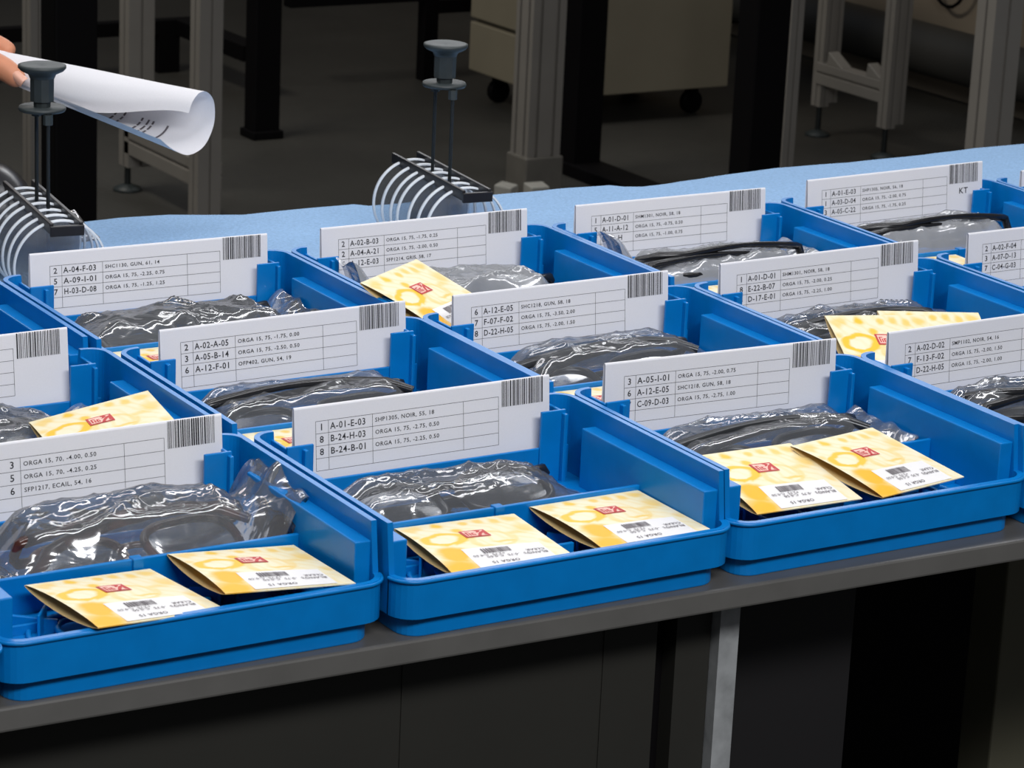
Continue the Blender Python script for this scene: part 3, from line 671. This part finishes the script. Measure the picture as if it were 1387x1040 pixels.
# ------------------------------------------------------------------ lens racks
def make_rack():
    root = empty('lens_rack')
    k = MB(); k.lathe([(0.0, 0.1655), (0.006, 0.1662), (0.0145, 0.1668), (0.0167, 0.1662), (0.0168, 0.1645), (0.0150, 0.1625), (0.0098, 0.1600), (0.0086, 0.1570)], 32)
    k.lathe([(0.0086, 0.157), (0.0084, 0.141), (0.0062, 0.1405), (0.0060, 0.136)], 10, smooth=False); k.build('knob', KNOB, root)
    c = MB(); c.lathe([(0.0, 0.137), (0.0162, 0.137), (0.0168, 0.1355), (0.0160, 0.1340), (0.0, 0.1335)], 32); c.build('collar', KNOB, root)
    for s in (-1, 1):
        r = MB(); r.tube([(0, s*0.016, 0.003), (0, s*0.016, 0.1345)], 0.0014, 8); r.build('rod', ROD, root)
        r = MB(); r.tube([(0, s*0.016, 0.127), (0, s*0.016, 0.1340)], 0.0034, 6, smooth=False); r.build('nut', KNOB, root)
    for s in (-1, 1):
        b = MB(); b.box(s*0.0105-0.0014, s*0.0105+0.0014, -0.066, 0.068, 0.0610, 0.0690)
        b.build('upper_bar', BAR_BK, root, 0.0006)
        b = MB(); b.box(s*0.0105-0.0014, s*0.0105+0.0014, -0.066, 0.068, 0.001, 0.0135); b.build('lower_bar', BAR_BK, root, 0.0006)
    b = MB(); b.box(-0.0120, 0.0120, -0.0685, -0.0655, 0.0598, 0.0672); b.build('end_plate', BAR_BK, root, 0.0005)
    b = MB(); b.box(-0.0120, 0.0120, -0.0685, -0.0655, 0.0, 0.0125); b.build('base_plate', BAR_BK, root, 0.0005)
    return root
def make_disc():
    root = empty('lens_blank'); R = 0.0332
    l = MB()
    l.lathe([(0.0, 0.0016), (0.016, 0.0010), (R-0.0008, -0.0014)], 48); l.lathe([(R-0.0008, -0.0030), (0.016, -0.0008), (0.0, -0.0002)], 48)
    l.build('glass', LENS, root)
    e = MB(); e.lathe([(R-0.0014, -0.0011), (R, -0.0011), (R, -0.0036), (R-0.0014, -0.0036), (R-0.0014, -0.0011)], 64); e.build('ground_edge', RIM, root)
    return root
rack0 = make_rack(); disc0 = make_disc(); dused = 0
for i, (rx, ry, rz, lab) in enumerate(((0.7555, 0.505, -6, 'lens rack with two rods and knob above the A-02-B-03 card'), (0.4370, 0.517, -8, 'lens rack whose knob stands before the rolled paper, at left'))):
    rk = rack0 if i == 0 else copy_tree(rack0)
    rk.location = (rx, ry, TT+0.0040); rk.rotation_euler = (0, 0, R_(rz)); tag(rk, lab, 'rack', 'lens racks on the blue cloth')
    for j in range(7):
        d = disc0 if dused == 0 else copy_tree(disc0); dused += 1
        yl = 0.050-0.0168*j + (0.004 if j == 3 else 0)
        M = Matrix.Translation((rx, ry, TT+0.0040)) @ Matrix.Rotation(R_(rz), 4, 'Z') @ Matrix.Translation((0, yl, 0.0340)) @ Matrix.Rotation(R_(90+random.uniform(-4, 4)), 4, 'X')
        d.matrix_world = M
        order = ('rearmost', 'second from the rear', 'third from the rear', 'fourth from the rear', 'fifth from the rear', 'sixth from the rear', 'nearest')[j]
        tag(d, 'clear round lens, %s in the rack %s' % (order, 'above the A-02-B-03 card' if i == 0 else 'at the left edge'), 'lens', 'round lenses held in the racks')

# bagged items behind the left rack
def flat_bag():
    P = [at(u, v, 2, TT+0.006) for u, v in ((20, 337), (136, 321), (114, 301), (34, 304))]
    m = MB(); off = Vector((3.3, 8.1, 2))
    def f(u, v):
        a = P[0].lerp(P[1], u).lerp(P[3].lerp(P[2], u), v); e = smoothstep(0, .25, u)*smoothstep(0, .25, 1-u)*smoothstep(0, .3, v)*smoothstep(0, .3, 1-v)
        d, _ = noise.voronoi(Vector((a.x*45, a.y*45, 0))+off)
        return (a.x, a.y, TT+0.0055+0.012*e+0.004*(1-min(1, (d[1]-d[0])*2))*e)
    m.grid(f, 40, 24)
    m.grid(lambda u, v: tuple(Vector(f(u, v))*1-Vector((0, 0, 0.0015 + 0.8*(f(u, v)[2]-TT-0.0055)))), 10, 8, flip=True)
    fm = mat('silvery_film', (0.42, 0.41, 0.42, 1), 0.18, 0.75); noisy(fm, 60, 0.5)
    tag(m.build('plastic_bag', fm), 'silvery crumpled bag lying on the blue cloth under the left rack', 'bag')
flat_bag()
pc = Vector((0.440, 0.620, 0))
m = MB()
def dome(u, v):
    a = 2*math.pi*u; b2 = math.pi*(v-0.5)
    return (0.030*math.cos(b2)*math.cos(a), 0.060*math.cos(b2)*math.sin(a), 0.036*math.sin(b2))
csr = thing('spectacle_case', 'black curved glossy case at the left edge beside the rack', 'case', (pc.x, pc.y, TT+0.0425), (0, 0, R_(-8)))
m.grid(dome, 36, 18); m.build('case_shell', mat('black_gloss_case', (0.02, 0.02, 0.022, 1), 0.25), csr)
m = MB(); m.tube([(0.0302*math.cos(t*math.pi/24), 0.0602*math.sin(t*math.pi/24), 0) for t in range(48)], 0.0012, 6, closed=True); m.build('seam', GREY_PL, csr)

# ------------------------------------------------------------------ rolled paper and the hand that holds it
E1 = at(266, 166, 1, 0.60)
AX = (CR*0.875 + CF*-0.43 - CU*0.285).normalized()
UPV = (CU - AX*CU.dot(AX)).normalized(); FRV = AX.cross(UPV); FRV = FRV if FRV.dot(CF) < 0 else -FRV
RL_ = 0.285
def interp(P, t):
    t = max(0, min(0.99999, t))*(len(P)-1); i = int(t); f = t-i
    p0, p1, p2, p3 = [Vector(P[max(0, min(len(P)-1, i+k))]) for k in (-1, 0, 1, 2)]
    return 0.5*((2*p1)+(p2-p0)*f+(2*p0-5*p1+4*p2-p3)*f*f+(3*p1-p0-3*p2+p3)*f**3)
SEC_R = [(.55, .26), (.50, .62), (.25, .92), (-.15, 1.0), (-.65, .78), (-.95, .30), (-1.0, -.15), (-.80, -.65), (-.35, -.95), (.2, -1.05), (1.0, -.92), (1.75, -.68)]
SEC_L = [(.75, -1.0), (1.05, -.4), (.90, .45), (.2, 1.0), (-.5, .88), (-.95, .35), (-1.0, -.2), (-.75, -.7), (-.2, -1.0), (.35, -1.05), (.85, -.85), (1.0, -.70)]
def roll_pt(s, t, dr=0.0):
    """s 0 at the hand end, 1 at the open end; t round the curl from the upper flap to the lower edge"""
    rad = 0.0105+(0.0242-0.0105)*max(0, (s-0.36)/0.64)
    q = smoothstep(0.60, 1.0, s); a, c = interp(SEC_L, t), interp(SEC_R, t); p = a.lerp(c, q)
    p = p*(1-dr/rad)
    return E1 - AX*(RL_*(1-s)) + FRV*(p.x*rad) + UPV*(p.y*rad)
m = MB(); m.grid(lambda u, v: roll_pt(u, v), 50, 60)
rnd = random.Random(2)
for i, s in enumerate((0.62, 0.66, 0.71, 0.735, 0.79, 0.81, 0.825, 0.87)):
    t = 0.60
    while t < 0.93:
        ln = rnd.uniform(0.02, 0.05)
        m.add([roll_pt(s, t, .0004), roll_pt(s+0.006, t, .0004), roll_pt(s+0.006, t+ln*.5, .0004), roll_pt(s+0.006, t+ln, .0004), roll_pt(s, t+ln, .0004), roll_pt(s, t+ln*.5, .0004)], [(0, 1, 2, 5), (5, 2, 3, 4)], 1)
        t += ln+(0.012 if i != 7 else 0.0)
tag(m.build('rolled_paper', [PAPER, PALE_INK]), 'rolled white printed sheet held above the workbench at left', 'paper')

def skin_chain(chains, name, material, sub=2):
    """chains: list of [(pos, radius), ...]; chains whose first point equals an earlier one share that vertex"""
    vs, rs, es = [], [], []
    def idx(p, r):
        for i, q in enumerate(vs):
            if (q-p).length < 1e-5: return i
        vs.append(p); rs.append(r); return len(vs)-1
    for ch in chains:
        last = None
        for p, r in ch:
            i = idx(Vector(p), r)
            if last is not None: es.append((last, i))
            last = i
    me = bpy.data.meshes.new(name); me.from_pydata(vs, es, []); me.materials.append(material)
    o = bpy.data.objects.new(name, me); COL.objects.link(o)
    md = o.modifiers.new('skin', 'SKIN'); md.use_smooth_shade = True
    for i, sv in enumerate(me.skin_vertices[0].data): sv.radius = (rs[i], rs[i]); sv.use_root = (i == 0)
    sb = o.modifiers.new('sub', 'SUBSURF'); sb.levels = sub; sb.render_levels = sub
    return o
def hp(u, v, d):
    """a point d metres nearer the reader than the roll's axis at pixel (u, v)"""
    s = 1-((E1-CAM).dot(CF) - 0)*0
    depth = (E1-CAM).dot(CF) + (266-u)/1800*0.48 - d
    return CAM + (CR*((u-693.5)/FPX) - CU*((v-520)/FPX) + CF)*depth
palm = hp(-62, 78, -0.008); wr = hp(-135, 70, -0.010); fore = hp(-300, 40, -0.02)
ch = [[(wr, .024), (palm, .024)],
      [(wr, .024), (fore, .034)],
      [(palm, .024), (hp(-44, 74, .018), .0135), (hp(-18, 84, .024), .0112), (hp(6, 92, .024), .0098), (hp(21, 105, .022), .0090), (hp(31, 113, .0205), .0062)],
      [(palm, .024), (hp(-40, 52, -.006), .0115), (hp(-14, 57, -.012), .0096), (hp(7, 66, -.016), .0083), (hp(19, 74, -.0175), .0063)],
      [(palm, .024), (hp(-52, 42, -.022), .0115), (hp(-30, 48, -.032), .0095), (hp(-8, 66, -.036), .0085), (hp(2, 84, -.034), .0065)],
      [(palm, .024), (hp(-66, 46, -.036), .0110), (hp(-48, 58, -.048), .0092), (hp(-28, 80, -.046), .0080), (hp(-20, 96, -.040), .0060)],
      [(palm, .024), (hp(-82, 56, -.040), .0095), (hp(-70, 74, -.054), .0080), (hp(-56, 94, -.052), .0070), (hp(-48, 106, -.046), .0055)]]
hand = skin_chain(ch, 'person', SKIN)
sl = MB(); e1 = wr.lerp(fore, 0.45); e2 = fore + (fore-wr).normalized()*0.16; e3 = e2 + Vector((-0.10, 0.22, 0.26))
sl.tube([e1, e1.lerp(fore, .5), fore, e2, e2.lerp(e3, .3), e3], [0.042, 0.043, 0.046, 0.052, 0.056, 0.062], 20)
sl.build('sleeve', noisy(mat('dark_sleeve', (0.03, 0.035, 0.05, 1), 0.9), 80, 0.2, 0.2), hand)
tag(hand, "person's hand at the left edge gripping the rolled paper, thumb in front", 'person')
nb = MB()
nc = hp(24, 104.5, .0300); nx = (hp(34, 113, .026)-hp(14, 96, .028)).normalized(); nn = -CF; nn = (nn-nx*nn.dot(nx)).normalized(); nyv = nx.cross(nn)
nb.grid(lambda u, v: nc + nx*((u-.5)*.0115) + nyv*((v-.5)*.0085) + nn*(0.0010-0.0036*((v-.5)*2)**2*0.9-0.0014*((u-.5)*2)**2), 8, 8)
nb.build('thumb_nail', NAIL, hand)

# ------------------------------------------------------------------ background furniture
def profile_post(m, x, y, z0, z1, w, d):
    """aluminium extrusion with a groove in each face"""
    g = min(w, d)*0.12; a, c = w/2, d/2
    pts = []
    def side(p, q):
        p, q = Vector(p), Vector(q); L = (q-p).length; n = max(1, round(L/0.045)); t = (q-p)/L; nr = Vector((-t.y, t.x)); out = [p]
        for i in range(n):
            c0 = p+t*(L*(i+0.5)/n); out += [c0-t*g*0.5, c0-t*g*0.5+nr*g, c0+t*g*0.5+nr*g, c0+t*g*0.5]
        return out
    for p, q in (((-a, -c), (a, -c)), ((a, -c), (a, c)), ((a, c), (-a, c)), ((-a, c), (-a, -c))): pts += side(p, q)
    n = len(pts)
    m.add([(x+p.x, y+p.y, z0) for p in pts]+[(x+p.x, y+p.y, z1) for p in pts], [(i, (i+1) % n, n+(i+1) % n, n+i) for i in range(n)]+[tuple(range(n))[::-1], tuple(range(n, 2*n))])
    return m
def foot(root, x, y, zs):
    f = MB(); f.tube([(x, y, 0.012), (x, y, zs)], 0.007, 10); f.build('foot_stem', ROD, root)
    f = MB(); f.lathe([(0, 0.016), (0.012, 0.014), (0.030, 0.006), (0.032, 0.0), (0.0, 0.0)], 20, c=(x, y, 0)); f.build('foot_pad', KNOB, root)

# frame at right: two posts on levelling feet joined by a low crossbeam
f1, f2 = at(1107, 183, 2, 0), at(1196, 214, 2, 0)
fr = thing('profile_stand', 'aluminium frame on levelling feet before the pipe at right', 'frame', (f1.x, f1.y, 0), group='aluminium frames behind the bench')
dx, dy = f2.x-f1.x, f2.y-f1.y
for (x, y, ux) in ((0, 0, 1107), (dx, dy, 1200)):
    zb = 0.075
    b = profile_post(MB(), x, y, zb, 1.6, 0.028, 0.036); b.build('post', ALU, fr); foot(fr, x, y, zb+0.01)
    b = profile_post(MB(), x+0.036, y+0.010, zb+0.006, 1.6, 0.028, 0.030); b.build('post', ALU, fr)
zc = at(1150, 108, 0, f1.x).z
b = MB(); b.box(-0.02, 0.02, dy, 0, zc-0.028, zc-0.001); b.box(-0.015, 0.015, dy, 0, zc-0.001, zc+0.004); b.box(-0.02, 0.02, dy, 0, zc+0.004, zc+0.026); b.build('crossbeam', ALU, fr, 0.002)
for y in (-0.07, dy+0.05):
    b = MB(); b.add([(-0.016, y-0.03, zc+.026), (0.016, y-0.03, zc+.026), (0.016, y+0.035, zc+.026), (-0.016, y+0.035, zc+.026), (-0.016, y+0.03, zc+.058), (0.016, y+0.03, zc+.058)], [(0, 1, 2, 3), (0, 4, 5, 1), (3, 2, 5, 4), (0, 3, 4), (1, 5, 2)]); b.build('corner_bracket', ALU, fr, 0.002)
# single posts at right
def lone_post(px0, px1, depth, label, w, d, name='aluminium_post', material=None, base=True, v=120):
    """a post whose visible width runs px0..px1 at row v, at the given distance along the view"""
    uc = (px0+px1)/2; q = CAM + (CR*((uc-693.5)/FPX) - CU*((v-520)/FPX) + CF)*depth
    r = thing(name, label, 'post', (q.x, q.y, 0))
    return r, q
r, q = lone_post(1056, 1079, 6.2, 'slim aluminium post right of the wide black post', .04, .04); profile_post(MB(), 0, 0, 0.012, 2.0, 0.032, 0.032).build('upright', ALU, r)
b = MB(); b.box(-0.05, 0.05, -0.05, 0.05, 0, 0.012); b.build('base_plate', ALU, r, 0.002)
r, q = lone_post(1314, 1376, 5.2, 'broad aluminium post at the right edge behind the bench', .08, .04); profile_post(MB(), 0, 0, 0.012, 2.0, 0.064, 0.05).build('upright', ALU, r)
b = MB(); b.box(-0.08, 0.08, -0.06, 0.06, 0, 0.012); b.build('base_plate', ALU, r, 0.002)
# pipe along the right wall
pz = at(1230, 62, 0, 4.62).z
pr = thing('floor_pipe', 'thick dark horizontal pipe along the beige right wall', 'pipe', (4.64, 0, 0))
b = MB(); b.tube([(0, 2.7, pz), (0, 8.5, pz)], 0.068, 24); b.build('pipe_body', mat('dark_grey_pipe', (0.045, 0.044, 0.040, 1), 0.5), pr)
for y in (3.2, 5.6, 7.8):
    b = MB(); b.box(-0.02, 0.099, y-0.02, y+0.02, pz-0.10, pz-0.06); b.build('pipe_bracket', BLACK_ST, pr)
cp = at(1284, 0, 0, 4.70)
b = MB(); b.tube([(cp.x, cp.y+0.085*math.cos(a*math.pi/12), cp.z+0.105-0.085*math.sin(a*math.pi/12)*1.45) for a in range(-3, 16)], 0.005, 8)
tag(b.build('cable', BLACK_ST), 'thin dark cable looping down at the top right', 'cable')

# frame at left
g1 = at(167, 258, 2, 0)
fl2 = thing('profile_stand', 'aluminium frame with a low crossbeam behind the rolled paper', 'frame', (g1.x, g1.y, 0), group='aluminium frames behind the bench')
q3 = at(283, 250, 0, g1.x+0.01); dy = q3.y-g1.y
profile_post(MB(), 0.03, 0, 0.055, 1.7, 0.06, 0.05).build('post', ALU, fl2); foot(fl2, 0.01, 0, 0.07)
profile_post(MB(), 0.0, dy, 0.0, 1.7, 0.052, 0.045).build('post', ALU, fl2)
za = at(215, 205, 0, g1.x+0.02).z
b = MB(); b.box(0.0, 0.04, dy, 0, za-0.03, za+0.0); b.box(0.004, 0.036, dy, 0, za, za+0.006); b.box(0.0, 0.04, dy, 0, za+0.006, za+0.03); b.build('crossbeam', ALU, fl2, 0.002)
b = MB(); b.box(0.0, 0.05, -0.12, -0.03, za+0.03, za+0.05); b.build('corner_bracket', ALU, fl2, 0.002)
r, q = lone_post(36, 57, 5.6, 'slim aluminium post left of the wide black post at left', .05, .05); profile_post(MB(), 0, 0, 0.012, 2.0, 0.032, 0.04).build('upright', ALU, r)
b = MB(); b.box(-0.05, 0.05, -0.05, 0.05, 0, 0.012); b.build('base_plate', ALU, r, 0.002)
# big aluminium post in the middle with its sleeve and paper wedges
q = at(722, 262, 2, 0)
r = thing('aluminium_post', 'large grooved aluminium post with a grey base sleeve near the middle', 'post', (q.x, q.y, 0), (0, 0, R_(0)))
zs = at(722, 208, 1, q.y).z
profile_post(MB(), 0, 0, 0.01, 2.0, 0.085, 0.072).build('upright', ALU, r)
b = MB(); b.box(-0.049, 0.049, -0.043, 0.043, 0.0, zs); b.build('base_sleeve', noisy(mat('grey_sleeve', (0.15, 0.14, 0.12, 1), 0.6), 20, 0.1), r, 0.004)
for i, (u, v, a) in enumerate(((686, 258, 38), (728, 258, -5))):
    wq = at(u, v+14, 2, 0); wq = at(u, v, 1, q.y-0.10)
    b = MB(); M = Matrix.Rotation(R_(a), 4, 'Z')
    b.add([M @ Vector(p) for p in ((-.026, -.02, 0), (.026, -.02, 0), (.026, .02, 0), (-.026, .02, 0), (-.024, -.02, wq.z+.012), (.020, -.02, wq.z+.012), (.022, .02, wq.z+.016), (-.026, .02, wq.z+.016))], [(3, 2, 1, 0), (4, 5, 6, 7), (0, 1, 5, 4), (1, 2, 6, 5), (2, 3, 7, 6), (3, 0, 4, 7)])
    o = b.build('foot_block', noisy(mat('pale_grey_block', (0.42, 0.41, 0.37, 1), 0.6), 20, 0.1), None, 0.003); o.location = (wq.x, wq.y, 0)
    tag(o, ('pale block standing left of the middle aluminium post', 'pale block standing right in front of the middle aluminium post')[i], 'block')
# black posts
def black_post(px0, px1, depth, label, v=120, foot_len=None):
    r, q = lone_post(px0, px1, depth, label, 0, 0, 'black_post', v=v)
    wd = (px1-px0)/FPX*depth/1.25
    b = MB(); b.box(-wd*.5, wd*.5, -wd*.42, wd*.42, 0.02 if foot_len else 0, 2.1); b.build('upright', BLACK_ST, r, 0.003)
    b = MB()
    if foot_len: b.box(-wd*.62, wd*.62, -foot_len, 0.2, 0, 0.03)
    else: b.box(-wd*.6, wd*.6, -wd*.55, wd*.55, 0, 0.02)
    b.build('foot', BLACK_ST, r, 0.003)
    return r, q, wd
black_post(55, 132, 4.6, 'wide black post behind the rolled paper at left', v=200)
black_post(331, 379, 6.95, 'black post right of the rolled paper standing on the floor', v=150)
black_post(761, 816, 6.7, 'black post on a long foot right of the middle aluminium post', v=150, foot_len=0.45)
black_post(993, 1061, 5.6, 'wide black post right of the beige cabinet', v=150)
# black rail across the far left
q0, q1 = at(-30, 40, 1, 5.6), at(262, 33, 1, 5.6)
rl = thing('black_rail', 'black horizontal rail crossing behind the posts at far left', 'rail', (q0.x, 5.6, 0))
L = q1.x-q0.x; b = MB(); b.box(0, L, -0.02, 0.02, q1.z-0.018, q1.z+0.018); b.build('rail', BLACK_ST, rl)
sx = at(225, 80, 1, 5.6).x-q0.x
b = MB(); b.box(sx-0.03, sx+0.03, -0.02, 0.02, 0, q1.z-0.018); b.build('leg', BLACK_ST, rl)
b = MB(); b.box(0.0, 0.05, -0.02, 0.02, 0, q1.z-0.018); b.build('leg', BLACK_ST, rl)
b = MB(); b.box(L-0.06, L, -0.42, -0.02, q1.z-0.022, q1.z+0.018); b.build('side_rail', BLACK_ST, rl)
# far black trestle
ql = at(577, 108, 2, 0)
tb = thing('black_trestle', 'far black trestle frame behind the right lens rack', 'trestle', (ql.x, ql.y, 0))
zt = at(610, 8, 1, ql.y).z
b = MB(); b.box(-0.02, 0.02, -0.02, 0.02, 0, zt+0.6); b.build('leg', BLACK_ST, tb)
b = MB(); b.box(0.02, 0.55, -0.02, 0.02, zt-0.015, zt+0.02); b.build('crossbar', BLACK_ST, tb)
b = MB(); b.box(-0.42, -0.02, -0.02, 0.02, zt+0.02, zt+0.05); b.build('crossbar', BLACK_ST, tb)
b = MB(); b.box(0.53, 0.57, -0.02, 0.02, 0, zt+0.6); b.build('leg', BLACK_ST, tb)
# beige caster cabinet, drawers facing left
ZB = 0.075
c0 = at(744, 135, 2, ZB); cl = at(641, 95, 2, ZB); cr = at(987, 117.5, 2, ZB)
W, D = cr.x-c0.x, cl.y-c0.y
cb = thing('drawer_cabinet', 'beige drawer cabinet on black casters behind the black posts', 'cabinet', (c0.x, c0.y, 0))
b = MB(); b.box(0.02, W, 0.0, D, ZB, 0.72); b.build('body', CAB, cb, 0.003)
zd = at(697, 45, 0, c0.x).z
for z0, z1 in ((ZB+0.004, zd-0.005), (zd+0.005, zd+0.20), (zd+0.21, 0.715)):
    b = MB(); b.box(0.0, 0.02, 0.004, D-0.004, z0, z1); b.build('drawer', CAB, cb, 0.004)
for x in (0.06, W-0.07):
    for y in (0.06, D-0.06):
        b = MB(); M = Matrix.Translation((x, y, 0.03)) @ Matrix.Rotation(R_(90), 4, 'X'); 
        wv = MB().lathe([(0, -0.011), (0.027, -0.011), (0.03, -0.008), (0.03, 0.008), (0.027, 0.011), (0, 0.011)], 20)
        b.merge((wv.v, wv.f), M); b.box(x-0.012, x+0.012, y-0.014, y+0.014, 0.045, ZB); b.build('caster', BLACK_ST, cb)
